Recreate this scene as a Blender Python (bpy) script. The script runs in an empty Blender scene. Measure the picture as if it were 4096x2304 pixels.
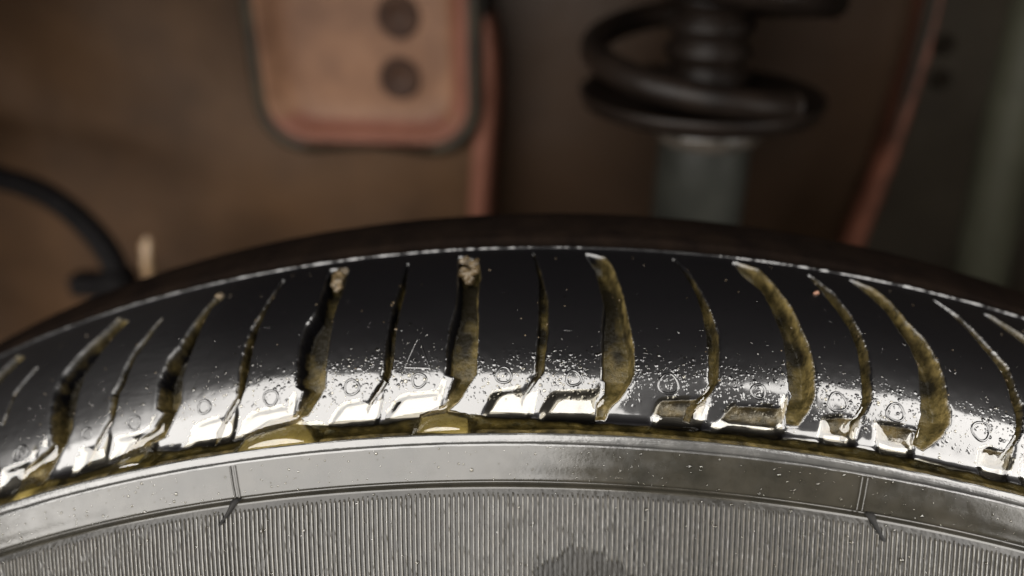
# Close-up of a wet car tyre in its wheel well.  Units are metres; the wheel axle is the Y axis (y < 0 is outboard).
import bpy, math, random
import numpy as np
from mathutils import Vector, Matrix

random.seed(7)
rng = np.random.default_rng(7)
scene = bpy.context.scene
col = scene.collection

# ------------------------------------------------------------------ camera
cam_data = bpy.data.cameras.new('camera')
cam = bpy.data.objects.new('camera', cam_data)
col.objects.link(cam)
CAM = Vector((-0.010454, -0.121864, 0.399827))
fwd = Vector((-0.0502398, 0.8832364, -0.4662289))
rgt = Vector((0.9981479, 0.0604371, 0.0069354))
up = Vector((-0.0343031, 0.4650170, 0.8846369))
m = Matrix((rgt, up, -fwd)).transposed().to_4x4()
m.translation = CAM
cam.matrix_world = m
cam_data.sensor_width = 36.0
cam_data.lens = 27.195
cam_data.clip_start = 0.005
cam_data.clip_end = 20.0
cam_data.dof.use_dof = True
cam_data.dof.focus_distance = 0.145
cam_data.dof.aperture_fstop = 5.4
scene.camera = cam

# ------------------------------------------------------------------ world, lamps, exposure
world = bpy.data.worlds.new('World')
scene.world = world
world.use_nodes = True
bg = world.node_tree.nodes['Background']
bg.inputs['Color'].default_value = (1.0, 0.93, 0.84, 1)
bg.inputs['Strength'].default_value = 0.06

def area_lamp(name, az, el, dist, w, h, radiance, color):
    d = bpy.data.lights.new(name, 'AREA')
    d.shape = 'RECTANGLE'
    d.size, d.size_y = w, h
    d.energy = radiance * math.pi * w * h
    d.color = color
    o = bpy.data.objects.new(name, d)
    col.objects.link(o)
    a, e = math.radians(az), math.radians(el)
    dirv = Vector((math.sin(a) * math.cos(e), -math.cos(a) * math.cos(e), math.sin(e)))
    o.location = Vector((0, 0, .315)) + dirv * dist
    o.rotation_euler = (-dirv).to_track_quat('-Z', 'Y').to_euler()
    return o
area_lamp('added_soft_lamp', -31, 25, 1.2, 1.42, 1.55, 15.5, (1.0, .965, .92))  # added lamp standing in for the bright surroundings on the left
area_lamp('added_soft_lamp', 66, 28, 1.2, 0.95, 1.35, 16.0, (1.0, .965, .92))  # second added lamp; the gap between them leaves a dark reflection

scene.view_settings.view_transform = 'Standard'
scene.view_settings.look = 'None'
scene.view_settings.exposure = 0.0
scene.view_settings.gamma = 1.0
try:
    scene.cycles.use_denoising = True
    scene.cycles.denoiser = 'OPENIMAGEDENOISE'
    scene.cycles.denoising_prefilter = 'ACCURATE'
    scene.cycles.max_bounces = 8
    scene.cycles.transparent_max_bounces = 12
    scene.cycles.sample_clamp_indirect = 6.0
except Exception:
    pass

# ------------------------------------------------------------------ material helpers
class NT:
    def __init__(self, name):
        self.m = bpy.data.materials.new(name)
        self.m.use_nodes = True
        self.t = self.m.node_tree
        self.n = self.t.nodes
        self.p = self.n.get('Principled BSDF')
        self.out = self.n.get('Material Output')
    def link(self, a, b): self.t.links.new(a, b)
    def val(self, sock, v):
        if isinstance(v, bpy.types.NodeSocket): self.link(v, sock)
        else: sock.default_value = v
    def coord(self):
        return self.n.new('ShaderNodeTexCoord').outputs['Object']
    def noise(self, scale, detail=3, rough=.55, vec=None, stretch=None):
        t = self.n.new('ShaderNodeTexNoise')
        t.inputs['Scale'].default_value = scale
        t.inputs['Detail'].default_value = detail
        t.inputs['Roughness'].default_value = rough
        v = vec or self.coord()
        if stretch:
            mp = self.n.new('ShaderNodeMapping')
            mp.inputs['Scale'].default_value = stretch
            self.link(v, mp.inputs['Vector']); v = mp.outputs['Vector']
        self.link(v, t.inputs['Vector'])
        return t.outputs['Fac']
    def voronoi(self, scale, feature='F1'):
        t = self.n.new('ShaderNodeTexVoronoi')
        t.feature = feature
        t.inputs['Scale'].default_value = scale
        self.link(self.coord(), t.inputs['Vector'])
        return t.outputs['Distance']
    def ramp(self, fac, stops):
        r = self.n.new('ShaderNodeValToRGB')
        e = r.color_ramp.elements
        while len(e) < len(stops): e.new(.5)
        for el, (p, c) in zip(e, stops):
            el.position = p
            el.color = (c, c, c, 1) if not isinstance(c, tuple) else (*c, 1)
        self.link(fac, r.inputs['Fac'])
        return r.outputs['Color']
    def math(self, op, a, b=0.0):
        q = self.n.new('ShaderNodeMath'); q.operation = op
        self.val(q.inputs[0], a); self.val(q.inputs[1], b)
        return q.outputs[0]
    def mix(self, fac, a, b):
        q = self.n.new('ShaderNodeMix'); q.data_type = 'RGBA'
        self.val(q.inputs['Factor'], fac)
        self.val(q.inputs[6], (*a, 1) if isinstance(a, tuple) and len(a) == 3 else a)
        self.val(q.inputs[7], (*b, 1) if isinstance(b, tuple) and len(b) == 3 else b)
        return q.outputs[2]
    def attr(self, name):
        a = self.n.new('ShaderNodeAttribute'); a.attribute_name = name
        return a.outputs['Fac']
    def bump(self, h, strength, dist, normal=None):
        b = self.n.new('ShaderNodeBump')
        b.inputs['Strength'].default_value = strength
        b.inputs['Distance'].default_value = dist
        self.link(h, b.inputs['Height'])
        if normal: self.link(normal, b.inputs['Normal'])
        return b.outputs['Normal']
    def set(self, **k):
        for a, v in k.items():
            s = self.p.inputs[{'base': 'Base Color', 'rough': 'Roughness', 'normal': 'Normal', 'metal': 'Metallic', 'spec': 'Specular IOR Level', 'coat': 'Coat Weight', 'coat_rough': 'Coat Roughness'}[a]]
            if isinstance(v, tuple) and len(v) == 3: v = (*v, 1)
            self.val(s, v)
        return self.m

def mat_wet_rubber():
    n = NT('wet_rubber')
    mud = n.attr('mud')
    fine = n.noise(1500, 3, .6)
    blot = n.noise(160, 4, .6)
    mudmask = n.ramp(n.math('ADD', mud, n.math('MULTIPLY', n.math('SUBTRACT', blot, .5), .55)), [(.22, 0.), (.80, 1.)])
    mudcol = n.mix(n.ramp(n.noise(420, 4, .65), [(.35, 0.), (.68, 1.)]), (.012, .0095, .0035), (.078, .058, .021))
    mudcol = n.mix(n.math('MULTIPLY', n.math('SUBTRACT', mud, 1.0), 2.0), mudcol, n.mix(n.noise(380, 4, .6), (.085, .066, .023), (.24, .185, .072)))
    base = n.mix(mudmask, (.0013, .0012, .0014), mudcol)
    speck = n.attr('speck')
    dull = n.attr('dull')
    rr = n.math('ADD', n.ramp(n.noise(90, 3), [(.3, .075), (.7, .125)]), n.math('MULTIPLY', dull, .26))
    wall = n.attr('wall')
    rough = n.mix(mudmask, n.math('ADD', .34, n.math('MULTIPLY', wall, .2)), n.ramp(fine, [(.3, .2), (.7, .5)]))
    film = n.math('MULTIPLY', n.math('SUBTRACT', 1.0, n.math('MULTIPLY', dull, .28)), n.math('MULTIPLY', n.math('SUBTRACT', 1.0, n.math('MULTIPLY', mudmask, .8)), n.math('SUBTRACT', 1.0, wall)))
    pit = n.math('MULTIPLY', n.ramp(n.voronoi(820), [(.10, 1.), (.36, 0.)]), n.ramp(n.noise(560, 2, .6), [(.44, 0.), (.52, 1.)]))
    pit = n.math('ADD', pit, n.math('MULTIPLY', n.ramp(n.voronoi(1700), [(.10, 1.), (.34, 0.)]), n.math('MULTIPLY', n.ramp(n.noise(500, 2, .6), [(.42, 0.), (.54, 1.)]), .45)))
    streak = n.noise(500, 3, .6, stretch=(.35, 1.6, 1.0))
    nb = n.bump(n.math('MULTIPLY', pit, speck), .75, .00020)
    nb = n.bump(n.math('MULTIPLY', streak, dull), .30, .00022, nb)
    nb = n.bump(n.math('MULTIPLY', n.noise(600, 5, .7), mudmask), .9, .0006, nb)
    n.link(nb, n.p.inputs['Coat Normal'])
    n.p.inputs['Coat IOR'].default_value = 1.5
    return n.set(base=base, rough=rough, normal=nb, spec=n.math('MULTIPLY', n.math('SUBTRACT', 1.0, n.math('MULTIPLY', wall, .85)), .20), coat=film, coat_rough=rr)

def mat_muddy_floor():
    n = NT('muddy_groove')
    mud = n.attr('mud')
    blot = n.noise(190, 5, .65)
    k = n.ramp(n.math('ADD', n.math('MULTIPLY', mud, .95), n.math('MULTIPLY', n.math('SUBTRACT', blot, .5), 1.0)), [(.25, 0.), (.7, 1.)])
    c = n.mix(n.ramp(n.noise(420, 5, .7), [(.32, 0.), (.68, 1.)]), (.010, .0085, .003), (.060, .045, .0165))
    base = n.mix(k, (.006, .005, .003), c)
    nb = n.bump(n.noise(520, 5, .7), .8, .0006)
    return n.set(base=base, rough=n.ramp(n.noise(900, 2), [(.3, .12), (.7, .42)]), normal=nb, spec=.14)

def mat_side(name, c0, c1, r0, r1, bump=.25, nscale=1200, spec=.4):
    n = NT(name)
    base = n.mix(n.ramp(n.noise(110, 5, .65), [(.32, 0.), (.7, 1.)]), c0, c1)
    rough = n.ramp(n.noise(260, 4, .6), [(.3, r0), (.72, r1)])
    nb = n.bump(n.noise(nscale, 3, .6), bump, .0001)
    return n.set(base=base, rough=rough, normal=nb, spec=spec)

def mat_ribs():
    n = NT('ribbed_rubber')
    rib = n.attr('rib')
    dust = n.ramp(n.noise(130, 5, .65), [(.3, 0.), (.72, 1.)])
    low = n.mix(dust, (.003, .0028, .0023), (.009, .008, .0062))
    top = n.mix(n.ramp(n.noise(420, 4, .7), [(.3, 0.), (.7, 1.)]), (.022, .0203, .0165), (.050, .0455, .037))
    base = n.mix(rib, low, top)  # valley shade as well as scuffed tops put into the colour
    rough = n.ramp(n.noise(320, 4, .6), [(.3, .27), (.72, .44)])
    nb = n.bump(n.noise(1500, 3, .6), .35, .0001)
    return n.set(base=base, rough=rough, normal=nb, spec=n.math('ADD', .18, n.math('MULTIPLY', rib, .30)))

def mat_water(name, tint, rough=.02, bump=0.0):
    n = NT(name)
    n.n.remove(n.p)
    fr = n.n.new('ShaderNodeFresnel'); fr.inputs['IOR'].default_value = 1.48
    tr = n.n.new('ShaderNodeBsdfTransparent'); tr.inputs['Color'].default_value = (*tint, 1)
    gl = n.n.new('ShaderNodeBsdfGlossy'); gl.inputs['Roughness'].default_value = rough
    gl.inputs['Color'].default_value = (1, 1, 1, 1)
    if bump:
        nb = n.bump(n.noise(420, 2, .5), bump, .0003)
        n.link(nb, gl.inputs['Normal']); n.link(nb, fr.inputs['Normal'])
    mx = n.n.new('ShaderNodeMixShader')
    n.link(fr.outputs[0], mx.inputs[0]); n.link(tr.outputs[0], mx.inputs[1]); n.link(gl.outputs[0], mx.inputs[2])
    n.link(mx.outputs[0], n.out.inputs['Surface'])
    return n.m

def mat_plain(name, c0, c1, rough=.5, scale=30, bump=0.0, bscale=200, metal=0.0, lo=.3, hi=.7, stretch=None, spec=.5):
    n = NT(name)
    base = n.mix(n.ramp(n.noise(scale, 5, .6, stretch=stretch), [(lo, 0.), (hi, 1.)]), c0, c1)
    k = dict(base=base, rough=rough, metal=metal, spec=spec)
    if bump: k['normal'] = n.bump(n.noise(bscale, 4, .6), bump, .002)
    return n.set(**k)

M = dict(
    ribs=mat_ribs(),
    rubber=mat_wet_rubber(), floor=mat_muddy_floor(),
    side=mat_side('sidewall_rubber', (.015, .0138, .0115), (.029, .026, .021), .28, .44, .35),
    ridge=mat_side('ridge_rubber', (.014, .014, .0135), (.030, .029, .027), .15, .30, .5, spec=.55),
    band=mat_side('band_rubber', (.007, .0065, .005), (.014, .0125, .0095), .12, .26, .16, spec=.30),
    rib2=mat_side('inner_tread_rubber', (.0022, .0016, .0014), (.0045, .003, .0022), .4, .6, .2, spec=.0),
    water=mat_water('clear_water', (.93, .90, .82), .015),
    gutter_water=mat_water('muddy_water', (.88, .87, .74), .02),
    mud=mat_plain('wet_mud', (.014, .010, .005), (.060, .042, .021), .25, 600, .5, 900, spec=.3),
    flash=mat_plain('dark_rubber_flash', (.003, .003, .003), (.008, .0075, .007), .7, 300, spec=.1),
)

# ------------------------------------------------------------------ mesh helpers
def new_obj(name, mesh, mat, parent=None, **props):
    o = bpy.data.objects.new(name, mesh)
    if mat is not None and not mesh.materials: mesh.materials.append(mat)
    col.objects.link(o)
    if parent is not None: o.parent = parent
    for k, v in props.items(): o[k] = v
    return o

def empty(name, loc=(0, 0, 0), **props):
    o = bpy.data.objects.new(name, None)
    o.location = loc
    o.empty_display_size = .02
    col.objects.link(o)
    for k, v in props.items(): o[k] = v
    return o

def mesh_np(name, verts, quads, smooth=True, attrs=None):
    me = bpy.data.meshes.new(name)
    verts = np.asarray(verts, dtype=np.float32); quads = np.asarray(quads, dtype=np.int32)
    nq, k = quads.shape
    me.vertices.add(len(verts)); me.vertices.foreach_set('co', verts.ravel())
    me.loops.add(nq * k); me.loops.foreach_set('vertex_index', quads.ravel())
    me.polygons.add(nq)
    me.polygons.foreach_set('loop_start', np.arange(0, nq * k, k, dtype=np.int32))
    me.polygons.foreach_set('loop_total', np.full(nq, k, dtype=np.int32))
    me.polygons.foreach_set('use_smooth', np.full(nq, smooth, dtype=bool))
    for nm, a in (attrs or {}).items():
        at = me.attributes.new(nm, 'FLOAT', 'POINT'); at.data.foreach_set('value', np.asarray(a, dtype=np.float32))
    me.update(calc_edges=True)
    return me

def grid_quads(nc, nr, closed=False):
    i = np.arange(nc if closed else nc - 1); j = np.arange(nr - 1)
    a, b = np.meshgrid(i, j, indexing='ij')
    a2 = (a + 1) % nc
    return np.stack([a * nr + b, a * nr + b + 1, a2 * nr + b + 1, a2 * nr + b], -1).reshape(-1, 4)

def soup(name, pieces, mat, parent=None, smooth=True, **props):
    """join (verts, faces) pieces with one face size into one object"""
    vs, fs, k = [], [], 0
    for v, f in pieces:
        vs.append(np.asarray(v, dtype=np.float64)); fs.append(np.asarray(f) + k); k += len(v)
    return new_obj(name, mesh_np(name, np.vstack(vs), np.vstack(fs), smooth), mat, parent, **props)

def tube(path, radius, seg=16, caps=True):
    P = np.asarray(path, dtype=float); n = len(P)
    rad = np.broadcast_to(np.asarray(radius, dtype=float), (n,))
    T = np.gradient(P, axis=0); T /= np.linalg.norm(T, axis=1)[:, None]
    ref = np.array([0., 0, 1]) if abs(T[0, 2]) < .9 else np.array([1., 0, 0])
    V = []
    for i in range(n):
        a = np.cross(T[i], ref); a /= np.linalg.norm(a); b = np.cross(T[i], a); ref = np.cross(a, T[i]) if False else ref
        t = np.linspace(0, 2 * np.pi, seg, endpoint=False)
        V.append(P[i] + rad[i] * (np.cos(t)[:, None] * a + np.sin(t)[:, None] * b))
    V = np.vstack(V)
    F = []
    for i in range(n - 1):
        for j in range(seg):
            F.append((i * seg + j, i * seg + (j + 1) % seg, (i + 1) * seg + (j + 1) % seg, (i + 1) * seg + j))
    if caps:
        for i in (0, n - 1):
            c = len(V); V = np.vstack([V, P[i]])
            for j in range(0, seg, 2):
                F.append((i * seg + j, i * seg + (j + 1) % seg, i * seg + (j + 2) % seg, c))
    return V, np.array(F)

def lathe(profile, centre, axis='z', seg=48, ang=(0, 2 * math.pi)):
    """profile: (radius, height) pairs turned about a vertical axis through centre"""
    pr = np.asarray(profile, dtype=float)
    t = np.linspace(ang[0], ang[1], seg, endpoint=False)
    V = np.stack([np.outer(np.cos(t), pr[:, 0]), np.outer(np.sin(t), pr[:, 0]), np.broadcast_to(pr[:, 1], (seg, len(pr)))], -1).reshape(-1, 3)
    return V + np.asarray(centre), grid_quads(seg, len(pr), True)

def box(x0, x1, y0, y1, z0, z1, bev=0.0):
    V = np.array([(x, y, z) for x in (x0, x1) for y in (y0, y1) for z in (z0, z1)], dtype=float)
    F = np.array([(0, 1, 3, 2), (4, 6, 7, 5), (0, 4, 5, 1), (2, 3, 7, 6), (0, 2, 6, 4), (1, 5, 7, 3)])
    return V, F

def add_bevel(o, w, seg=3):
    b = o.modifiers.new('soft_edge', 'BEVEL'); b.width = w; b.segments = seg; b.limit_method = 'ANGLE'
    return o

def smoothstep(a, b, x):
    t = np.clip((x - a) / (b - a), 0, 1); return t * t * (3 - 2 * t)

def vnoise(x, y, cell, seed):
    """smooth value noise in [-1, 1] on arrays"""
    r = np.random.default_rng(seed).uniform(-1, 1, (257, 257))
    u, v = x / cell + 64.3, y / cell + 64.7
    i, j = np.floor(u).astype(int), np.floor(v).astype(int)
    fu, fv = u - i, v - j
    fu, fv = fu * fu * (3 - 2 * fu), fv * fv * (3 - 2 * fv)
    g = lambda a, b: r[a % 257, b % 257]
    return (g(i, j) * (1 - fu) + g(i + 1, j) * fu) * (1 - fv) + (g(i, j + 1) * (1 - fu) + g(i + 1, j + 1) * fu) * fv

def gblur(A, sig, axis):
    k = int(3 * sig) + 1
    w = np.exp(-.5 * (np.arange(-k, k + 1) / sig) ** 2); w /= w.sum()
    pad = [(0, 0), (0, 0)]; pad[axis] = (k, k)
    B = np.pad(A, pad, mode='edge'); out = np.zeros_like(A)
    n = A.shape[axis]
    for i, wi in enumerate(w):
        out += wi * (B[i:i + n] if axis == 0 else B[:, i:i + n])
    return out

def poly_sd(poly, X, S):
    """signed distance (negative inside) of flat arrays to a polygon"""
    P = np.asarray(poly, dtype=float); Q = np.roll(P, -1, axis=0)
    d2 = np.full(X.shape, 1e9); ins = np.zeros(X.shape, dtype=bool)
    for (ax, ay), (bx, by) in zip(P, Q):
        ex, ey = bx - ax, by - ay
        L = ex * ex + ey * ey + 1e-12
        t = np.clip(((X - ax) * ex + (S - ay) * ey) / L, 0, 1)
        d2 = np.minimum(d2, (X - ax - t * ex) ** 2 + (S - ay - t * ey) ** 2)
        c = (ay > S) != (by > S)
        ins ^= c & (X < ex * (S - ay) / (ey if abs(ey) > 1e-12 else 1e-12) + ax)
    return np.where(ins, -1, 1) * np.sqrt(d2)

# ------------------------------------------------------------------ tyre: measured layout of the shoulder
GROOVES=[  # outline of every lateral groove and sipe on the shoulder: (mm round the tyre, mm from the crest)
 (0,[(-132.75,28.45),(-132.2,25.77),(-132.16,20.95),(-131,17.91),(-129,14),(-127.86,14.46),(-129.63,18.42),(-131.21,21.29),(-131.49,26),(-131.77,28.75)]),
 (1,[(-118.28,33.14),(-118.83,29.81),(-119.49,24.33),(-118.95,19.58),(-116.83,14.87),(-113.48,9.53),(-111.1,4.24),(-106.62,7.36),(-109.01,13.84),(-110.66,19.71),(-111.84,22.66),(-112.07,26.51),(-112.11,31.25),(-112.05,35.03),(-113.69,37.58),(-117.92,41.97),(-120.62,43.79),(-120.8,48.76),(-129.46,46.61),(-126.65,40.67),(-117.67,36.97)]),
 (0,[(-102.88,34.48),(-103.09,29.23),(-102.31,27.6),(-101.73,23.55),(-100.67,18.88),(-99.33,16.13),(-98.02,12.42),(-97.07,9.88),(-96.42,10.53),(-97.02,13.5),(-97.87,17.49),(-99.35,20.55),(-100.05,24.77),(-100.37,28.08),(-101.29,30.03),(-101.39,34.14),(-102.29,36.23),(-107.62,41.52),(-109.34,43.24),(-109.95,42.95),(-107.33,39.97),(-103.03,35.26)]),
 (1,[(-91.67,35.03),(-91.95,28.09),(-91.09,23.75),(-89.22,21),(-88.2,16.92),(-86.62,11.54),(-84.78,6.02),(-82.21,6.89),(-84.29,10.67),(-84.8,16),(-85.16,21.17),(-85.71,24.99),(-86.23,28.59),(-85.94,34.81),(-87.83,37.95),(-90.23,41.28),(-93.85,42.2),(-96.28,45.57),(-103.67,44.76),(-98.86,40.95),(-93.03,39.21),(-90.23,36.26)]),
 (0,[(-73.51,33.64),(-73.54,29.21),(-73.42,26.7),(-72.86,20.58),(-71.74,16.44),(-70.83,11.77),(-69.56,4.78),(-68.72,5.13),(-69.92,12.5),(-70.51,17.17),(-70.88,21.79),(-71.2,25.61),(-71.27,29.59),(-71.8,33.91),(-72.79,36.91),(-76.57,40.98),(-78.36,44.1),(-78.92,44.63),(-78.8,42.19),(-76.36,39.17),(-73.6,35.86)]),
 (1,[(-60.61,35.39),(-61.01,30.07),(-61.07,25.76),(-60.45,21.21),(-59,18.06),(-58.9,10.29),(-58.99,3.18),(-54.3,4.29),(-53.93,12.81),(-54.54,19.64),(-54.62,27.37),(-54.65,31.88),(-54.62,36.34),(-56.32,38.59),(-58.48,41.38),(-59.98,41.68),(-57.71,43.86),(-54.36,48.5),(-74.06,48.38),(-72.73,43.35),(-67.05,41.03),(-61.38,40.78),(-59.32,36.46)]),
 (0,[(-43.11,34.94),(-42.82,32.41),(-42.8,26.9),(-42.41,19.15),(-41.71,12.23),(-41.34,4.68),(-40.88,4.75),(-40.23,13.91),(-40.52,19.35),(-40.84,24.86),(-40.89,29.87),(-41.24,34.76),(-42.33,36.81),(-45.63,40.76),(-46.42,42.18),(-46.66,40.98),(-45.2,38.41),(-42.95,35.56)]),
 (1,[(-30.44,35.35),(-30.5,29.84),(-30.17,24.87),(-29.31,19.41),(-29.5,13.47),(-30.39,2.9),(-25.84,4.93),(-24.69,11.25),(-24.91,17.04),(-24.32,24.39),(-24.25,31.42),(-24.36,35.54),(-26.03,38.17),(-27.91,40.76),(-29.79,42.17),(-25.52,43.16),(-25,48.26),(-36.97,46.96),(-35.99,42.51),(-30.98,40.95),(-29.69,38.35),(-28.91,36.01)]),
 (0,[(-12.96,34.27),(-12.76,28.18),(-12.63,19.91),(-12.92,11.61),(-14.38,2.9),(-13.88,2.91),(-12.03,11.61),(-10.7,19.06),(-10.54,26.03),(-11,31.54),(-11.25,35.02),(-12.78,37.12),(-15.32,40.63),(-15.62,42.38),(-15.92,40.34),(-14.27,37.71),(-12.94,35.34)]),
 (1,[(-0.22,36.3),(-0.34,32.31),(-0.26,25.47),(0.19,19.68),(-0.48,14.86),(-1.29,9.36),(-3.41,2.37),(1.13,3.8),(2.85,9.11),(4.19,16.43),(5.16,23.71),(6.02,29.35),(6.05,35.11),(5.11,37.08),(3.56,39.63),(1.83,41.45),(0.42,44.11),(-1.67,44.19),(-1.46,40.71),(0.13,39.2),(0.29,36.87)]),
 (0,[(20.03,35.26),(20.15,30.19),(19.99,25.37),(19.52,20.11),(18.74,14.54),(17.12,8.71),(15.12,3.19),(15.58,3.12),(18.22,8.55),(20,14.38),(21.49,20.28),(22.42,25.1),(22.21,30.64),(21.89,35.38),(20.21,38.17),(17.85,40.98),(16.81,43.38),(15.31,43.21),(16.05,40.56),(18.73,38.02),(20.13,35.85)]),
 (1,[(35.4,35.08),(35.07,31.7),(35.11,27.36),(34.79,23.1),(33.73,18.13),(32.48,11.95),(29.4,7.3),(27.63,2.21),(28.37,1.73),(33.27,3.77),(35.65,9.25),(37.89,15.37),(38.85,20.08),(40.03,25.15),(40.58,30.22),(40.41,36.17),(39.14,39.55),(37.65,41.78),(34.83,42.14),(35.11,38.63),(35.87,36.2)]),
 (0,[(49.6,35.47),(49.65,32.55),(49.72,28.61),(49.59,24.08),(48.86,19.66),(47.29,14.88),(45.38,9),(43.59,3.31),(44.24,3.12),(48.02,8.82),(49.88,14.7),(51.07,19.57),(51.81,24.35),(51.77,28.89),(51.36,35.02),(50.36,37.26),(48.88,39.4),(46.77,43.36),(45.84,43.21),(46.43,40.51),(48.31,38.18)]),
 (1,[(61.04,36.36),(61.19,30.1),(61.59,25.93),(60.87,21.35),(59.34,16.88),(58.08,11.75),(55.49,6.88),(52.85,2.3),(53.79,1.97),(58.04,4.16),(60.28,8.01),(62.22,13.86),(64.68,17.94),(66.32,23.34),(66.81,27.47),(66.79,32.1),(67.21,33.58),(67.04,36.33),(65.85,38.64),(64.4,40.54),(62.36,42.55),(59.76,41.87),(60.57,38.79)]),
 (0,[(80.46,34.79),(80.82,31.25),(80.3,28.09),(80.13,23.94),(79.21,20.85),(77.45,16.99),(75.5,11.83),(73.04,6.65),(71,3.36),(71.5,3.18),(75.16,7.43),(77.37,11.63),(79.45,16.33),(81.83,20.44),(82.18,24.78),(82.79,28.75),(81.98,34.1),(80.64,37.14),(79.08,39.88),(77.95,42.51),(77.32,40.88),(78.31,39.17)]),
 (1,[(82.16,3.65),(85.33,7.77),(88.64,11.6),(90.46,17.54),(90.99,22.05),(90.18,27.64),(94.59,26.28),(95.5,18.97),(94.67,12.43),(89.78,8.14),(84.66,3.6)]),
]
POCKETS=[  # upper edge of the step pressed into the foot of each block
 [(-132.35,40.86),(-130.22,39.25),(-126.31,39.1),(-121.01,38.94),(-118.12,34.37)],
 [(-111.61,41.78),(-110.47,39.93),(-109.62,39.63),(-105.68,39.36),(-103.03,35.59)],
 [(-104.23,42.06),(-101.92,39.82),(-101.1,39.41),(-94.76,39.48),(-92.58,38.15),(-91.78,36.15)],
 [(-84.38,41.79),(-82.74,40.11),(-81.3,39.81),(-76.01,39.06),(-73.61,36.17)],
 [(-73.26,42.06),(-70.81,39.88),(-69.24,39.38),(-62.72,39.06),(-60.61,36.16)],
 [(-53.17,42.04),(-51.76,40.37),(-50.6,39.78),(-45.17,39.1),(-42.88,35.82)],
 [(-42.26,42.46),(-39.6,39.43),(-38.34,39.09),(-31.69,38.72),(-30.43,35.65)],
 [(-22.74,42.04),(-21.19,39.44),(-20.28,38.86),(-14.87,38.15),(-12.95,34.42)],
 [(-11.91,43),(-10.13,39.78),(-9.24,39.12),(-0.92,38.61),(-0.13,36.3)],
 [(9.77,42.74),(10.82,39.79),(11.55,39.45),(18.46,38.62),(19.97,35.56)],
 [(22.84,41.75),(24.47,39.57),(25.19,39.26),(33.63,38.68),(35.4,35.08)],
 [(42.09,41.01),(42.25,39.63),(42.98,39.35),(48.33,38.38),(49.61,35.62)],
 [(52.65,40.66),(52.48,39.23),(53.05,38.87),(60.53,38.45),(61.04,36.36)],
 [(73.54,40.39),(73.56,39.53),(74.16,39.28),(78.53,38.88),(80.52,35.08)],
]
BASE=[(-120.55,43.48),(-113.78,44.53),(-104.19,43.82),(-94.19,42.89),(-87.48,44.35),(-83.23,43.68),(-78.74,44.5),(-74.19,44.07),(-59.99,41.83),(-54.4,43.27),(-46.78,43.79),(-42.64,43.68),(-29.79,42.17),(-21.85,43.28),(-5.25,44.1),(-1.07,44.45),(16.88,44.52),(33.33,44.28),(45.91,43.78),(58.2,43.91),(67.7,44.42),(83.51,44.47)]
RINGS=[(-125.31,36.54,1.50),(-108.48,36.82,1.31),(-97.01,36.99,1.63),(-80.68,36.65,1.56),(-66.14,36.94,1.72),(-49.2,36.69,1.72),(-35.65,36.25,1.56),(-19.08,35.78,1.72),(-5.64,36.26,1.63),(12.38,36.48,2.19),(29.48,36.26,1.56),(44.71,36.26,2.03),(56.05,36.26,1.94),(73.19,36.34,2.03)]
TRI=[(-36.25,27.06),(-38.64,33.52),(-33.53,33.97)]
BEADS=[(-125.5,3.2,.50),(-96.7,4.6,.50),(-64.1,6.8,.55),(-30.5,5.2,.55)]
MOULD=(-.2302,.1558)
EMB=(-.0106,16.6,9.2,6.5)
CRUMB=(43.93,10.09)

R0 = 320.0   # mm: arc lengths round the tyre are measured on this radius
PROFILE = [(.0339, .3285), (.0270, .3277), (.0205, .3264), (.0145, .3246), (.0090, .3222), (.0045, .3197), (.0014, .3175), (-.0008, .3151), (-.0025, .3127), (-.0035, .3114), (-.0044, .31075), (-.0055, .3104), (-.0066, .3102), (-.0077, .3101), (-.0085, .3101)]

def spline(pts, n=24):
    P = np.array(pts); P = np.vstack([2 * P[0] - P[1], P, 2 * P[-1] - P[-2]]); out = []
    for i in range(1, len(P) - 2):
        t = np.linspace(0, 1, n, endpoint=False)[:, None]; a, b, c, d = P[i - 1:i + 3]
        out.append(.5 * (2 * b + (c - a) * t + (2 * a - 5 * b + 4 * c - d) * t * t + (3 * b - a - 3 * c + d) * t ** 3))
    out = np.vstack(out + [P[-2:-1]])
    s = np.concatenate([[0], np.cumsum(np.hypot(*np.diff(out, axis=0).T))])
    return out, s
prof, prof_s = spline(PROFILE)
tang = np.gradient(prof, axis=0); tang /= np.linalg.norm(tang, axis=1)[:, None]
S_END = prof_s[-1] * 1000

def on_shoulder(x, s, h):
    """mm round the tyre, mm from the crest, mm proud of the rubber -> metres"""
    x, s, h = np.broadcast_arrays(np.asarray(x, float), np.asarray(s, float), np.asarray(h, float))
    sm = s / 1000
    y = np.interp(sm, prof_s, prof[:, 0]); r = np.interp(sm, prof_s, prof[:, 1])
    ty = np.interp(sm, prof_s, tang[:, 0]); tr = np.interp(sm, prof_s, tang[:, 1])
    y = y + tr * h / 1000; r = r - ty * h / 1000
    th = x / R0
    return np.stack([r * np.sin(th), y, r * np.cos(th)], -1)

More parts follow.
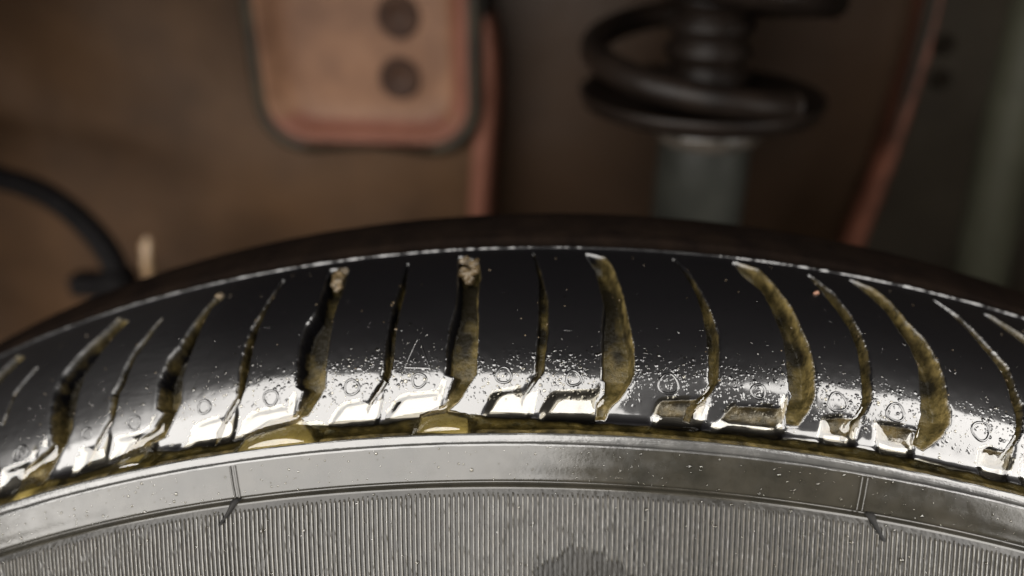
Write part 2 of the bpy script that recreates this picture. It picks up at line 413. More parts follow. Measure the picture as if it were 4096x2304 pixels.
# repeat the pattern round the tyre on both sides of the measured stretch
def shift(poly, d): return [(a + d, b) for a, b in poly]
grooves = [(w, list(p)) for w, p in GROOVES]
pockets = [list(p) for p in POCKETS]
rings = list(RINGS)
for k in range(1, 4):
    d = -29.6 * k
    grooves += [(0, shift(GROOVES[2][1], -30.2 + d + 29.6 - .4)) if k > 1 else (0, shift(GROOVES[2][1], -29.6)), (1, shift(GROOVES[1][1], d))]
    pockets += [shift(POCKETS[1], d), shift(POCKETS[2], d - .4)]
    rings += [(RINGS[1][0] + d, RINGS[1][1], 1.4), (RINGS[2][0] + d, RINGS[2][1], 1.5)]
    d = 29.4 * k
    grooves += [(1, shift(GROOVES[13][1], d)), (0, shift(GROOVES[14][1], d))]
    pockets += [shift(POCKETS[12], d + .3), shift(POCKETS[13], d)]
    rings += [(RINGS[12][0] + d, RINGS[12][1], 1.8), (RINGS[13][0] + d, RINGS[13][1], 1.9)]
# drop near-duplicates (two cuts closer than 6 mm)
def mid(p): q = [a for a, b in p if 15 < b < 36]; return sum(q) / len(q)
grooves.sort(key=lambda g: mid(g[1]))
keep = []
for g in grooves:
    if keep and mid(g[1]) - mid(keep[-1][1]) < 7: continue
    keep.append(g)
grooves = keep

XA, XB = -205.0, 172.0
xs = np.arange(XA, XB + .01, .19)
ss = np.concatenate([np.arange(0, 4, .12), np.arange(4, 28, .25), np.arange(28, S_END, .115), [S_END]])
X, S = np.meshgrid(xs, ss, indexing='ij')
NC, NR = X.shape
base_line = np.interp(xs, [b[0] for b in BASE], [b[1] for b in BASE], left=44.2, right=44.4)[:, None]

depth = np.zeros_like(X); mud = np.zeros_like(X); floor_of = np.full(X.shape, -1, dtype=int)
centres = []
wob = .10 * vnoise(X, S, 1.1, 3) + .05 * vnoise(X, S, .45, 4)
side_noise = vnoise(X, S, 2.2, 11)
for gi, (wide, poly) in enumerate(grooves):
    px = np.array([a for a, b in poly]); py = np.array([b for a, b in poly])
    c0, c1 = np.searchsorted(xs, [px.min() - 1.5, px.max() + 1.5])
    if c1 - c0 < 3: centres.append(None); continue
    sl = np.s_[c0:c1, :]
    sd = poly_sd(poly, X[sl], S[sl]) + wob[sl] * .8
    D, wall = (4.4, .85) if wide else (3.0, .42)
    fade = 1 - smoothstep(36, 42.4, S[sl]) * .86
    topfade = .35 + .65 * smoothstep(2.0, 6.0, S[sl])
    dp = D * smoothstep(0.02, -wall, sd) * fade * topfade
    # edge rounding just outside the cut
    dp = np.maximum(dp, .07 * np.exp(-np.maximum(sd, 0) / .22) * (sd > -.3))
    depth[sl] = np.maximum(depth[sl], dp)
    # centre line by scan over s
    E = []
    Pn = np.vstack([np.c_[px, py], [(px[0], py[0])]])
    for a, b in zip(Pn[:-1], Pn[1:]):
        t = np.linspace(0, 1, 40)[:, None]; E.append(a + (b - a) * t)
    E = np.vstack(E); bins = np.arange(0, 50, .5); cx = np.full(len(bins), np.nan)
    for bi, sb in enumerate(bins):
        q = E[(np.abs(E[:, 1] - sb) < .6)]
        if len(q) > 1: cx[bi] = (q[:, 0].min() + q[:, 0].max()) / 2
    ok = ~np.isnan(cx)
    cl = np.interp(ss, bins[ok], cx[ok])
    centres.append(cl)
    rightness = np.clip((X[sl] - cl[None, :]) / 1.6, -1, 1)
    inside = smoothstep(.25, -.35, sd)
    lower = smoothstep(26, 40, S[sl])
    flr = smoothstep(.55, .95, dp / (D * fade * topfade))
    left = smoothstep(-50, -80, X[sl])
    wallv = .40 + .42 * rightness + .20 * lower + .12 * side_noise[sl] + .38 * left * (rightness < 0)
    wallv = wallv * (1 - (.55 if wide else .2) * smoothstep(.15, .75, dp / D) * smoothstep(36, 27, S[sl]) * (1 - left))  # mud colour darkened deeper in the cut for a recessed look
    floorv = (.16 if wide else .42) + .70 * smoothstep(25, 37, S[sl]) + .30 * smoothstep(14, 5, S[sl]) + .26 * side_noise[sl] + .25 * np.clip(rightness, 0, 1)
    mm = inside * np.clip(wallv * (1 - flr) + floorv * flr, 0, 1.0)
    if wide:
        mm = np.maximum(mm, smoothstep(0, -1.0, sd) * smoothstep(36, 41, S[sl]) * 1.5)
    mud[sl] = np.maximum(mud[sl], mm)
    fl = dp > (.80 * D * fade * topfade)
    floor_of[sl] = np.where(fl & (sd < 0), gi, floor_of[sl])

pocket_mask = np.zeros_like(X)
for pl in pockets:
    (ax_, as_), (bx_, bs_) = pl[0], pl[1]
    sl_ = (bx_ - ax_) / min(bs_ - as_, -.8)
    pts = list(pl) + [(pl[-1][0] + .2, pl[-1][1] + 3), (pl[-1][0] - 1.5, 46.5), (ax_ + np.clip(sl_ * (46.5 - as_), -4, 0), 46.5)]
    px = [a for a, b in pts]
    c0, c1 = np.searchsorted(xs, [min(px) - 1.5, max(px) + 1.5])
    if c1 - c0 < 3: continue
    sl = np.s_[c0:c1, :]
    sd = poly_sd(pts, X[sl], S[sl]) + wob[sl] * .6
    k = smoothstep(.25, -1.05, sd)
    pocket_mask[sl] = np.maximum(pocket_mask[sl], k)
    if np.mean(px) > -2:      # steps on the right hold silt
        mud[sl] = np.maximum(mud[sl], smoothstep(0, -.5, sd) * (.62 + .35 * side_noise[sl]) * smoothstep(43.3, 41.5, S[sl]))
pocket_mask = gblur(gblur(pocket_mask, 2.2, 0), 3.6, 1)
depth = np.maximum(depth, .55 * pocket_mask)
gut = smoothstep(-.3, 1.1, S - base_line)
depth = np.maximum(depth, .30 * gut * (1 - smoothstep(45.8, 47.4, S)))
lip = .50 * np.exp(-((S - .60) / .40) ** 2) * (.9 + .16 * vnoise(X, S * 0, 1.3, 21) + .12 * vnoise(X, S * 0, .5, 22))
H = -depth + lip + .05 * vnoise(X, S, 7, 31) + .020 * vnoise(X, S, 1.6, 32) * smoothstep(20, 34, S)
# silt specks and the wet dirt that hangs in the foot of each cut
mud = np.maximum(mud, (.68 * gut) * (1 + .35 * side_noise)) * (1 - smoothstep(1.2, .2, S))

tyre = empty('tyre', (0, 0, 0), label='wet black car tyre with muddy tread grooves and fine ribbed sidewall', category='tyre')
V3 = on_shoulder(X, S, H).reshape(-1, 3)
Q = grid_quads(NC, NR)
ci = np.arange(len(Q)) // (NR - 1); cj = np.arange(len(Q)) % (NR - 1)
cellX = .5 * (xs[ci] + xs[np.minimum(ci + 1, NC - 1)])
cell_floor = floor_of[ci, cj]
cell_gut = (S[ci, cj] > base_line[ci, 0] + .3)
block_id = np.zeros(len(Q), dtype=int)
for cl in centres:
    if cl is not None: block_id += (cellX > cl[cj])
mudf = mud.ravel()
# how the film of water lies: beaded and pitted towards the middle, drying to a dull streaky skin on the left
speckf = (smoothstep(-88, -52, X) * smoothstep(29, 33.5, S) * smoothstep(41.5, 39.5, S) * np.clip(.75 + .55 * vnoise(X, S, 5.5, 91) + .3 * vnoise(X, S, 2.1, 92), .05, 1.3)).ravel()
wallf = (smoothstep(.35, .9, depth) * smoothstep(39, 36.5, S)).ravel()
dullf = (smoothstep(-62, -96, X) * smoothstep(38.8, 37.5, S)).ravel()

def cut(name, mask, mat, **props):
    q = Q[mask]
    u, inv = np.unique(q, return_inverse=True)
    return new_obj(name, mesh_np(name, V3[u], inv.reshape(q.shape), True, {'mud': mudf[u], 'speck': speckf[u], 'dull': dullf[u], 'wall': wallf[u]}), mat, tyre, **props)

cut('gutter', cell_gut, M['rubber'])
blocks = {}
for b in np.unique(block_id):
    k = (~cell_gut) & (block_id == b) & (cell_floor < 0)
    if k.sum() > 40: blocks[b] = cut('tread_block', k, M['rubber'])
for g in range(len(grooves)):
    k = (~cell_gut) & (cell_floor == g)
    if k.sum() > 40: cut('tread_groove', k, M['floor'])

# vent rings and the small triangle moulded on the blocks
def block_at(x, s):
    b = sum(1 for cl in centres if cl is not None and x > np.interp(s, ss, cl))
    return blocks.get(b, tyre)
def ring_mesh(x, s, r, tube_r, proud):
    n, mseg = 40, 10
    a = np.linspace(0, 2 * np.pi, n, endpoint=False); b = np.linspace(0, 2 * np.pi, mseg, endpoint=False)
    A, B = np.meshgrid(a, b, indexing='ij')
    wv = 1 + .06 * np.sin(3 * A + x)
    px = x + (r * wv + tube_r * np.cos(B)) * np.cos(A); ps = s + (r * wv + tube_r * np.cos(B)) * np.sin(A)
    v = on_shoulder(px, ps, proud + tube_r * .9 * np.sin(B)).reshape(-1, 3)
    i, j = np.meshgrid(np.arange(n), np.arange(mseg), indexing='ij')
    f = np.stack([i * mseg + j, i * mseg + (j + 1) % mseg, ((i + 1) % n) * mseg + (j + 1) % mseg, ((i + 1) % n) * mseg + j], -1).reshape(-1, 4)
    return v, f
for x, s, r in rings:
    if not XA + 3 < x < XB - 3: continue
    soup('vent_ring', [ring_mesh(x, s, r * .86, .27, -.03)], M['rubber'], block_at(x, s))
def bar_on(p, q, w, h):
    (x0, s0), (x1, s1) = p, q
    L = math.hypot(x1 - x0, s1 - s0); nx, ns = -(s1 - s0) / L, (x1 - x0) / L
    t = np.linspace(0, 1, 14)
    V = []
    for k in t:
        x, s = x0 + (x1 - x0) * k, s0 + (s1 - s0) * k
        for o, hh in ((-w, -.1), (-w * .45, h), (w * .45, h), (w, -.1)): V.append(on_shoulder(x + nx * o, s + ns * o, hh))
    V = np.array(V); F = []
    for i in range(13):
        for j in range(3): F.append((i * 4 + j, i * 4 + j + 1, i * 4 + j + 5, i * 4 + j + 4))
    return V, np.array(F)
soup('wear_triangle', [bar_on(TRI[0], TRI[1], .15, .05), bar_on(TRI[1], TRI[2], .24, .10), bar_on(TRI[0], TRI[2], .24, .10)], M['rubber'], block_at(TRI[0][0], 30))

# ------------------------------------------------------------------ tyre: turned parts
def turned(name, pts, th0, th1, n, mat, parent=None, closed=False, smooth_pts=True, jitter=0.0, **props):
    P = spline(pts, 8)[0] if smooth_pts else np.array(pts)
    t = np.linspace(th0, th1, n, endpoint=not closed)
    r = np.broadcast_to(P[:, 1][None, :], (n, len(P))) + (jitter * vnoise(t[:, None] * 320, np.arange(len(P))[None, :] * .6 + 0 * t[:, None], 1.2, 41) if jitter else 0)
    v = np.stack([r * np.sin(t)[:, None], np.broadcast_to(P[:, 0], r.shape), r * np.cos(t)[:, None]], -1).reshape(-1, 3)
    return new_obj(name, mesh_np(name, v, grid_quads(n, len(P), closed), True), mat, parent if parent else tyre, **props)

TWO = 2 * math.pi
INNER = [(.0339, .3285), (.0343, .3275), (.0348, .3240), (.0355, .3228), (.0366, .3228), (.0374, .3240), (.0379, .3272), (.0384, .3283), (.0400, .3287), (.0450, .3288), (.0500, .3286), (.0545, .3279), (.0578, .3262), (.0600, .3230), (.0615, .3180), (.0635, .3100), (.0650, .3000), (.0640, .2800), (.0580, .2500)]
turned('inner_tread_rib', INNER, 0, TWO, 720, M['rib2'], closed=True, jitter=.00012)
turned('far_shoulder', PROFILE, XB / R0, TWO + XA / R0, 400, M['rubber'])

RIDGE = [(-.0085, .3101), (-.00865, .3104), (-.0089, .31043), (-.0092, .3102), (-.0096, .3096), (-.00975, .3091), (-.0095, .3087), (-.0094, .3085), (-.0096, .3082)]
turned('rim_protector_ridge', RIDGE, 0, TWO, 1400, M['ridge'], closed=True, jitter=.00005)
BAND = [(-.0096, .3082), (-.0100, .3075), (-.0107, .3062), (-.0114, .3049), (-.0120, .3036), (-.0124, .3028), (-.01248, .3025)]
turned('smooth_band', BAND, 0, TWO, 1200, M['band'], closed=True)
LIP = [(-.01248, .3025), (-.0122, .3021), (-.0125, .30185), (-.0130, .3019), (-.0134, .30185), (-.0137, .3016)]
turned('sidewall_lip', LIP, 0, TWO, 1200, M['band'], closed=True)

# ribbed sidewall: 0.91 mm pitch, real ribs
SIDE = [(-.0137, .3016), (-.0165, .2984), (-.0198, .2945), (-.0232, .2900), (-.0262, .2848), (-.0288, .2785)]
sp, sps = spline(SIDE, 24)
stg = np.gradient(sp, axis=0); stg /= np.linalg.norm(stg, axis=1)[:, None]
PITCH = .00302
nrib = 310
frac = np.array([0, .10, .20, .28, .50, .58])      # base, rise, top ... fall
hgt = np.array([0, .35, 1, 1, 1, .0])
frac = np.array([0.0, .13, .24, .40, .52, .64]); hgt = np.array([0.0, 0.12, 1.0, 1.0, .12, 0.0])
tcol = (np.arange(nrib)[:, None] + frac[None, :]).ravel() * PITCH - nrib * PITCH / 2
hcol = np.tile(hgt, nrib)
rib_no = np.repeat(np.arange(nrib), 6)
rs = np.random.default_rng(5)
rib_amp = (rs.uniform(.8, 1.1, nrib))[rib_no]
rows = np.concatenate([[0, .0003, .0006, .0009], np.arange(.0014, sps[-1], .0006)])
TT, SS2 = np.meshgrid(tcol, rows, indexing='ij')
yy = np.interp(SS2, sps, sp[:, 0]); r2 = np.interp(SS2, sps, sp[:, 1])
ty = np.interp(SS2, sps, stg[:, 0]); tr = np.interp(SS2, sps, stg[:, 1])
start = (.0006 + .0004 * rs.uniform(0, 1, nrib))[rib_no][:, None]
rise = smoothstep(0, .0006, SS2 - start)
dent = 1 - .45 * smoothstep(.45, .8, vnoise(TT * 300, SS2 * 1000, 1.1, 52))
# flat pad low on the sidewall where the ribs stop
pad = ((TT - EMB[0]) * 300 / EMB[2]) ** 2 + ((SS2 * 1000 - EMB[1]) / EMB[3]) ** 2
pad = pad * (1 + .28 * vnoise(TT * 300, SS2 * 1000, 2.3, 57) + .2 * vnoise(TT * 300, SS2 * 1000, .9, 58)) + .12
padk = smoothstep(1.10, .92, pad)
hh = .00042 * hcol[:, None] * rib_amp[:, None] * rise * dent * (1 - .62 * padk) + .00003 * vnoise(TT * 300, SS2 * 1000, .6, 53)
hh = hh - .00006 * padk
yy = yy + tr * hh; r2 = r2 - ty * hh
v = np.stack([r2 * np.sin(TT), yy, r2 * np.cos(TT)], -1).reshape(-1, 3)
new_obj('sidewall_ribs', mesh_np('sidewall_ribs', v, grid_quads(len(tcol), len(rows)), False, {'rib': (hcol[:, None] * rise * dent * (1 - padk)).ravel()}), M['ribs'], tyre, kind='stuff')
a0 = tcol[-1]; a1 = TWO + tcol[0]
turned('plain_sidewall', SIDE, a0, a1, 400, M['side'])
turned('lower_sidewall', [(-.0288, .2785), (-.0335, .2660), (-.0370, .2520), (-.0365, .2380), (-.0320, .2260), (-.0240, .2180)], 0, TWO, 400, M['side'], closed=True)

# mould lines across the band, each with a torn flap of flash rubber
def on_prof(P, th, k, out):
    """point on a turned profile: angle, 0..1 along it, metres proud"""
    q, s = spline(P, 16); tg = np.gradient(q, axis=0); tg /= np.linalg.norm(tg, axis=1)[:, None]
    u = np.interp(k, np.linspace(0, 1, len(q)), np.arange(len(q)))
    g = lambda a: np.interp(u, np.arange(len(q)), a)
    y = g(q[:, 0]) + g(tg[:, 1]) * out; r = g(q[:, 1]) - g(tg[:, 0]) * out
    return np.array([r * math.sin(th), y, r * math.cos(th)])
for th, lean in ((MOULD[0], -1), (MOULD[1], 1)):
    pcs = []
    for off, w, h in ((-.0019, .00060, .00036), (.0011, .0006, .00046)):
        V = []
        for k in np.linspace(.05, 1.0, 14):
            for o, hh_ in ((-w, -.0001), (-w * .4, h), (w * .4, h), (w, -.0001)): V.append(on_prof(BAND, th + off + o, k, hh_))
        F = [(i * 4 + j, i * 4 + j + 1, i * 4 + j + 5, i * 4 + j + 4) for i in range(13) for j in range(3)]
        pcs.append((V, F))
    ml = soup('mould_line', pcs, M['band'], tyre)
    V = []
    for i, k in enumerate(np.linspace(0, 1, 12)):
        wv = .0024 * (1 - .55 * k) * (1 + .12 * math.sin(9 * k))
        cth = th + lean * (.004 + .011 * k ** 1.3) * (1 if lean < 0 else .8)
        kk = k * (.23 if lean < 0 else .16)
        for o, hh_ in ((-wv, -.0002), (-wv * .7, .0007), (wv * .6, .0008), (wv, -.0002)):
            V.append(on_prof(LIP, cth + o * 1.0 + .003, .3 + k * 2.2, hh_) if k < .3 else on_prof(SIDE, cth + o + .003, (k - .3) * .22, hh_))
    F = [(i * 4 + j, i * 4 + j + 1, i * 4 + j + 5, i * 4 + j + 4) for i in range(11) for j in range(3)]
    soup('flash_flap', [(V, F)], M['flash'], ml)

# ------------------------------------------------------------------ water and mud lying on the tyre
Hc = np.maximum(-depth, -1.6)
W_ = gblur(gblur(Hc, 3.4, 0), 5.0, 1) + .10
W_ = np.maximum(W_, -1.35)
gutk = smoothstep(-.8, .8, S - base_line)
chord = -.05 - .06 * smoothstep(44.5, 46.5, S) + .03 * vnoise(X, S, 5.0, 61)
W_ = W_ * (1 - gutk) + chord * gutk
# where a wide groove opens into the gutter the water stands level with the groove floor and bulges over the ridge
sm = ss / 1000
ry = np.interp(sm, prof_s, prof[:, 1]); nr_ = np.maximum(-np.interp(sm, prof_s, tang[:, 0]), .45)
pool_y = np.interp(sm, prof_s, prof[:, 0])
edge_line = .31145 - .84 * np.maximum(0, -.0076 - pool_y)
for bx, half, amp in BEADS:
    dx = np.abs(xs - bx)[:, None] / half
    level = .31145 - .00075 * np.minimum(dx, 1.6) ** 2
    ph = np.clip((np.minimum(level, edge_line[None, :]) - ry[None, :]) / nr_[None, :] * 1000, -.8, 2.6)
    k = smoothstep(1.7, .8, dx) * smoothstep(41.2, 42.4, S)
    W_ = W_ * (1 - k) + np.maximum(W_, ph) * k
W_ = gblur(W_, 1.6, 0)
show = (S > 34.5) & (W_ > H - lip + .02) & ((pocket_mask > .02) | (S > base_line - .35))
show_c = show[:-1, :-1] & show[1:, :-1] & show[:-1, 1:] & show[1:, 1:]
Vw = on_shoulder(X, S, W_).reshape(-1, 3)
for nm, msk, mt, lab in (('muddy_water', show_c.ravel() & cell_gut, M['gutter_water'], 'murky water lying in the gutter between tread blocks and sidewall ridge'),
                         ('water_film', show_c.ravel() & ~cell_gut, M['water'], 'clear water film pooled in the stepped feet of the tread blocks')):
    q = Q[msk]; u, inv = np.unique(q, return_inverse=True)
    new_obj(nm, mesh_np(nm, Vw[u], inv.reshape(q.shape), True), mt, None, label=lab, category='water', kind='stuff')

def dome(c, n_, t_, b_, r, h):
    V = [];
    for k, (rr, hh) in enumerate(((1, -.12), (.93, .42), (.70, .76), (.34, .96))):
        for a in range(8):
            an = a * math.pi / 4
            V.append(c + (math.cos(an) * t_ + math.sin(an) * b_) * r * rr + n_ * h * hh)
    V.append(c + n_ * h); F = []
    for k in range(3):
        for a in range(8): F.append((k * 8 + a, k * 8 + (a + 1) % 8, (k + 1) * 8 + (a + 1) % 8, (k + 1) * 8 + a))
    for a in range(0, 8, 2): F.append((24 + a, 24 + (a + 1) % 8, 24 + (a + 2) % 8, 32))
    return V, F
drops = []
def drop_at(x, s, r):
    i = int(np.clip(np.searchsorted(xs, x), 1, NC - 2)); j = int(np.clip(np.searchsorted(ss, s), 1, NR - 2))
    if depth[i, j] > .22: return
    h0 = H[i, j]
    c, c2, t2, b2 = on_shoulder([x, x, x + .05, x], [s, s, s, s + .05], [h0, h0 + 1, h0, h0])
    n_ = c2 - c; n_ /= np.linalg.norm(n_); t_ = t2 - c; t_ /= np.linalg.norm(t_); b_ = np.cross(n_, t_)
    drops.append(dome(c, n_, t_, b_, r / 1000, r / 1000 * random.uniform(.35, .65)))
for _ in range(3000):
    x = random.uniform(-140, 105)
    s = min(43.0, max(4, random.gauss(35, 5.5)))
    dens = .35 + .65 * math.exp(-((x + 15) / 45) ** 2)
    if random.random() > dens: continue
    if vnoise(np.array([x]), np.array([s]), 9, 71)[0] < -.35: continue
    drop_at(x, s, min(.45, .10 + random.expovariate(1 / .085)))
for _ in range(170): drop_at(random.uniform(-130, 105), random.uniform(14, 31), .10 + random.expovariate(1 / .06))
for _ in range(420):
    th = random.uniform(-.45, .42); k = random.uniform(.05, .95)
    c = on_prof(BAND, th, k, 0); n_ = on_prof(BAND, th, k, .001) - c; n_ /= np.linalg.norm(n_)
    t_ = np.array([math.cos(th), 0, -math.sin(th)]); b_ = np.cross(n_, t_)
    r = (.09 + random.expovariate(1 / .06)) / 1000
    drops.append(dome(c, n_, t_, b_, r, r * .55))
for _ in range(260):
    th = random.uniform(-.42, .40); k = random.uniform(.01, .75)
    c = on_prof(SIDE, th, k, .0002); n_ = on_prof(SIDE, th, k, .0012) - c; n_ /= np.linalg.norm(n_)
    t_ = np.array([math.cos(th), 0, -math.sin(th)]); b_ = np.cross(n_, t_)
    r = (.10 + random.expovariate(1 / .08)) / 1000
    drops.append(dome(c, n_, t_, b_, r, r * .8))
soup('water_droplets', drops, M['water'], None, label='fine water droplets scattered over the tyre shoulder and band', category='droplets', kind='stuff')

def lump(c, rx, seed, nlon=22, nlat=12):
    rs_ = np.random.default_rng(seed); ph = rs_.uniform(0, 6.3, 9)
    a = np.linspace(0, 2 * np.pi, nlon, endpoint=False); b = np.linspace(.02, np.pi - .02, nlat)
    A, B = np.meshgrid(a, b, indexing='ij')
    r = 1 + .22 * np.sin(2 * A + ph[0] + B) + .15 * np.sin(3 * B + ph[1]) * np.cos(3 * A + ph[2]) + .1 * np.sin(5 * A + ph[3]) * np.sin(4 * B + ph[4])
    v = np.stack([r * np.sin(B) * np.cos(A) * rx[0], r * np.sin(B) * np.sin(A) * rx[1], r * np.cos(B) * rx[2]], -1).reshape(-1, 3)
    return v + np.asarray(c), grid_quads(nlon, nlat, True)
lumps = []
def mud_at(x, s, h, size, seed):
    lumps.append(lump(on_shoulder(x, s, h), [q_ / 1000 for q_ in size], seed))
mud_at(-56.2, 6.0, -.9, (2.0, 2.6, 1.0), 1); mud_at(-56.4, 8.6, -1.5, (1.5, 1.6, 1.0), 2); mud_at(-55.4, 4.2, -.7, (1.6, 1.0, .7), 3)
mud_at(-28.8, 4.4, -.6, (1.2, 1.3, .8), 4); mud_at(-26.4, 5.6, -.6, (1.3, 1.6, .8), 5); mud_at(-28.0, 8.6, -.9, (2.2, 1.3, .9), 6); mud_at(-26.2, 8.2, -.6, (1.3, 1.4, .9), 7); mud_at(-27.6, 10.2, -1.6, (1.4, 1.2, .9), 8)
mud_at(-84.0, 6.2, -.3, (.9, .9, .6), 9)
for k in range(70):
    w, poly = random.choice(grooves)
    x, s = random.choice(poly)
    if not (-135 < x < 100) or s > 36: continue
    mud_at(x + random.uniform(-.5, .5), s + random.uniform(-1.5, 1.5), random.uniform(-.5, .02), (random.uniform(.1, .28), random.uniform(.15, .4), random.uniform(.08, .2)), 100 + k)
for k in range(60):
    mud_at(random.uniform(-130, 100), random.uniform(2, 34), .02, tuple(random.uniform(.06, .17) for _ in range(3)), 300 + k)
soup('mud', lumps, M['mud'], None, label='brown mud crumbs caught in the tread grooves', category='mud', kind='stuff')
rd = mat_plain('orange_grit', (.06, .024, .011), (.10, .042, .02), .4, 900)
soup('orange_grit', [lump(on_shoulder(CRUMB[0], CRUMB[1], .15), (.0006, .0005, .0004), 77)], rd, None, label='tiny orange grit crumb on the right of the tyre shoulder', category='grit')

# ------------------------------------------------------------------ wheel well behind the tyre
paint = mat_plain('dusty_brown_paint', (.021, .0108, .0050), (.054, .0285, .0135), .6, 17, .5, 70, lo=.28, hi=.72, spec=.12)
recess_paint = mat_plain('shaded_brown_paint', (.0125, .0066, .0032), (.021, .0113, .0057), .5, 16, .25, 90, spec=.12)  # brown paint darkened for the shade of the strut tower recess
liner_mat = mat_plain('dark_liner', (.020, .015, .011), (.045, .034, .025), .7, 30, .3, 120, spec=.12)
plate_mat = mat_plain('beige_primer', (.072, .034, .018), (.135, .070, .039), .5, 34, .15, 140, spec=.12)
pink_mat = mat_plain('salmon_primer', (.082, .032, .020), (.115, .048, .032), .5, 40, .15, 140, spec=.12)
seal_mat = mat_plain('black_sealant', (.010, .008, .006), (.025, .02, .012), .5, 90, spec=.12)
brown_mat = mat_plain('rusty_brown', (.018, .009, .006), (.040, .021, .013), .6, 120, spec=.1)
hole_mat = mat_plain('hole_shade_black', (.0025, .002, .0012), (.006, .0045, .003), .8, 120, spec=.03)  # near black put in for the shade inside the holes
strut_grey = mat_plain('greenish_grey_enamel', (.010, .0103, .0085), (.018, .0182, .0150), .5, 60, .1, 300, spec=.12)
strut_black = mat_plain('black_spring_enamel', (.0030, .0021, .0017), (.0065, .0044, .0032), .42, 80, .15, 250, spec=.08)
bare_metal = mat_plain('wet_metal_collar', (.02, .018, .015), (.06, .05, .04), .22, 200, .3, 400)
hose_mat = mat_plain('black_hose_rubber', (.0014, .0012, .0013), (.0035, .003, .003), .7, 200, spec=.05)
clip_mat = mat_plain('tan_clip', (.12, .078, .040), (.17, .11, .06), .5, 150)
panel_mat = mat_plain('dull_olive_panel', (.006, .0044, .0027), (.012, .0092, .0056), .6, 14, .3, 90, spec=.12)  # colour kept low to stand in for shade on the right side

def sheet(x0, x1, z0, z1, y, n=40, amp=.0, seed=0):
    gx, gz = np.meshgrid(np.linspace(x0, x1, n), np.linspace(z0, z1, n), indexing='ij')
    yy = y + amp * vnoise(gx * 1000, gz * 1000 + gx * 350, 42, seed)
    return np.stack([gx, yy, gz], -1).reshape(-1, 3), grid_quads(n, n)

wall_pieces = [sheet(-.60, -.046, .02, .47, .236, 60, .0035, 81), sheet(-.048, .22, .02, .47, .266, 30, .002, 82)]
soup('wheel_well_wall', wall_pieces[:1], paint, None, kind='structure')
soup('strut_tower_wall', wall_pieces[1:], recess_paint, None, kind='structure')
soup('inner_fender_wall', [sheet(.143, .60, .02, .47, .234, 40, .003, 83)], panel_mat, None, kind='structure')
# arched roof of the wheel well, closing it above the tyre out to the fender lip
t = np.linspace(-1.35, 1.35, 80)
arch_y = np.array([.27, .24, .16, .08, .02, -.02, -.026, -.024])
arch_r = np.array([.462, .468, .474, .476, .474, .470, .466, .462])
v = np.stack([np.outer(np.sin(t), arch_r), np.broadcast_to(arch_y, (80, 8)), np.outer(np.cos(t), arch_r)], -1).reshape(-1, 3)
new_obj('wheel_arch_liner', mesh_np('wheel_arch_liner', v, grid_quads(80, 8)), liner_mat, None, kind='structure')

dim_pink = mat_plain('shaded_salmon_primer', (.018, .007, .004), (.075, .028, .017), .5, 40, .15, 140, lo=.35, hi=.6, spec=.12)  # salmon primer darkened for the shade over the right seam
# seams of the strut tower: salmon flanges
def flange(pts, label, mat=None):
    """pts: (x_left, x_right, z) from top to bottom"""
    V, F = [], []
    for xl, xr, z in pts:
        w = xr - xl
        V += [(xl, .242, z), (xl + .1 * w, .2345, z), (xl + .5 * w, .232, z), (xr - .1 * w, .2345, z), (xr, .27, z)]
    n = len(pts)
    for i in range(n - 1):
        for j in range(4): F.append((i * 5 + j, i * 5 + j + 1, i * 5 + j + 6, i * 5 + j + 5))
    o = soup('seam_flange', [(V, F)], mat or pink_mat, None, smooth=True, label=label, category='body seam', group='salmon seams of the strut tower')
    return o
flange([(-.0440, -.0425, .347), (-.0480, -.0395, .340), (-.0492, -.0378, .328), (-.0500, -.0378, .305), (-.0514, -.0395, .285), (-.0528, -.0412, .262), (-.0535, -.0420, .252), (-.0560, -.0440, .20)], 'salmon body seam beside the beige plate, left edge of the dark strut tower')
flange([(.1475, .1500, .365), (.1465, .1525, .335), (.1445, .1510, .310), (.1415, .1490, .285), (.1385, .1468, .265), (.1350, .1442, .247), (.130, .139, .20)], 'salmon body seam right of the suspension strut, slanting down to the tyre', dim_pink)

# beige dished plate with two bolt wells
def rrect(x0, x1, z0, z1, r, n=10):
    P = []
    for cx, cz, a0 in ((x1 - r, z1 - r, 0), (x0 + r, z1 - r, 90), (x0 + r, z0 + r, 180), (x1 - r, z0 + r, 270)):
        for k in range(n):
            a = math.radians(a0 + 90 * k / (n - 1)); P.append((cx + r * math.cos(a), cz + r * math.sin(a)))
    return P
plate = empty('access_plate', (-.096, .234, .29), label='beige dished plate with two dark bolt wells on the wheel well wall', category='plate')
def at_plate(o):
    o.matrix_parent_inverse = Matrix.Translation(-Vector((-.096, .234, .29))); return o
rings_ = []
X0, X1, Z0, Z1 = -.1455, -.0498, .2895, .385
for inset, y in ((0, .2345), (.0005, .2262), (.0022, .2252), (.004, .2262), (.0085, .2315), (.011, .2328), (.02, .2332), (.035, .2332)):
    rings_.append([(x, y, z) for x, z in rrect(X0 + inset, X1 - inset, Z0 + inset, Z1 - inset, max(.02 - inset * .55, .004))])
n = len(rings_[0])
V = [p_ for r_ in rings_ for p_ in r_]; F = []
for i in range(len(rings_) - 1):
    for j in range(n): F.append((i * n + j, i * n + (j + 1) % n, (i + 1) * n + (j + 1) % n, (i + 1) * n + j))
k0 = (len(rings_) - 1) * n
V.append((-.0975, .2332, .337))
for j in range(0, n, 2): F.append((k0 + j, k0 + (j + 1) % n, k0 + (j + 2) % n, len(V) - 1))
po = soup('plate_pan', [(V, F)], plate_mat, plate); at_plate(po)
po.data.materials.append(pink_mat)
for pl in po.data.polygons:
    c_ = pl.center
    if .2256 < c_.y < .2330 and pl.index < 6 * n and (c_.z < .302 or c_.x > -.058): pl.material_index = 1  # salmon put on lower and right bevels for the light they catch
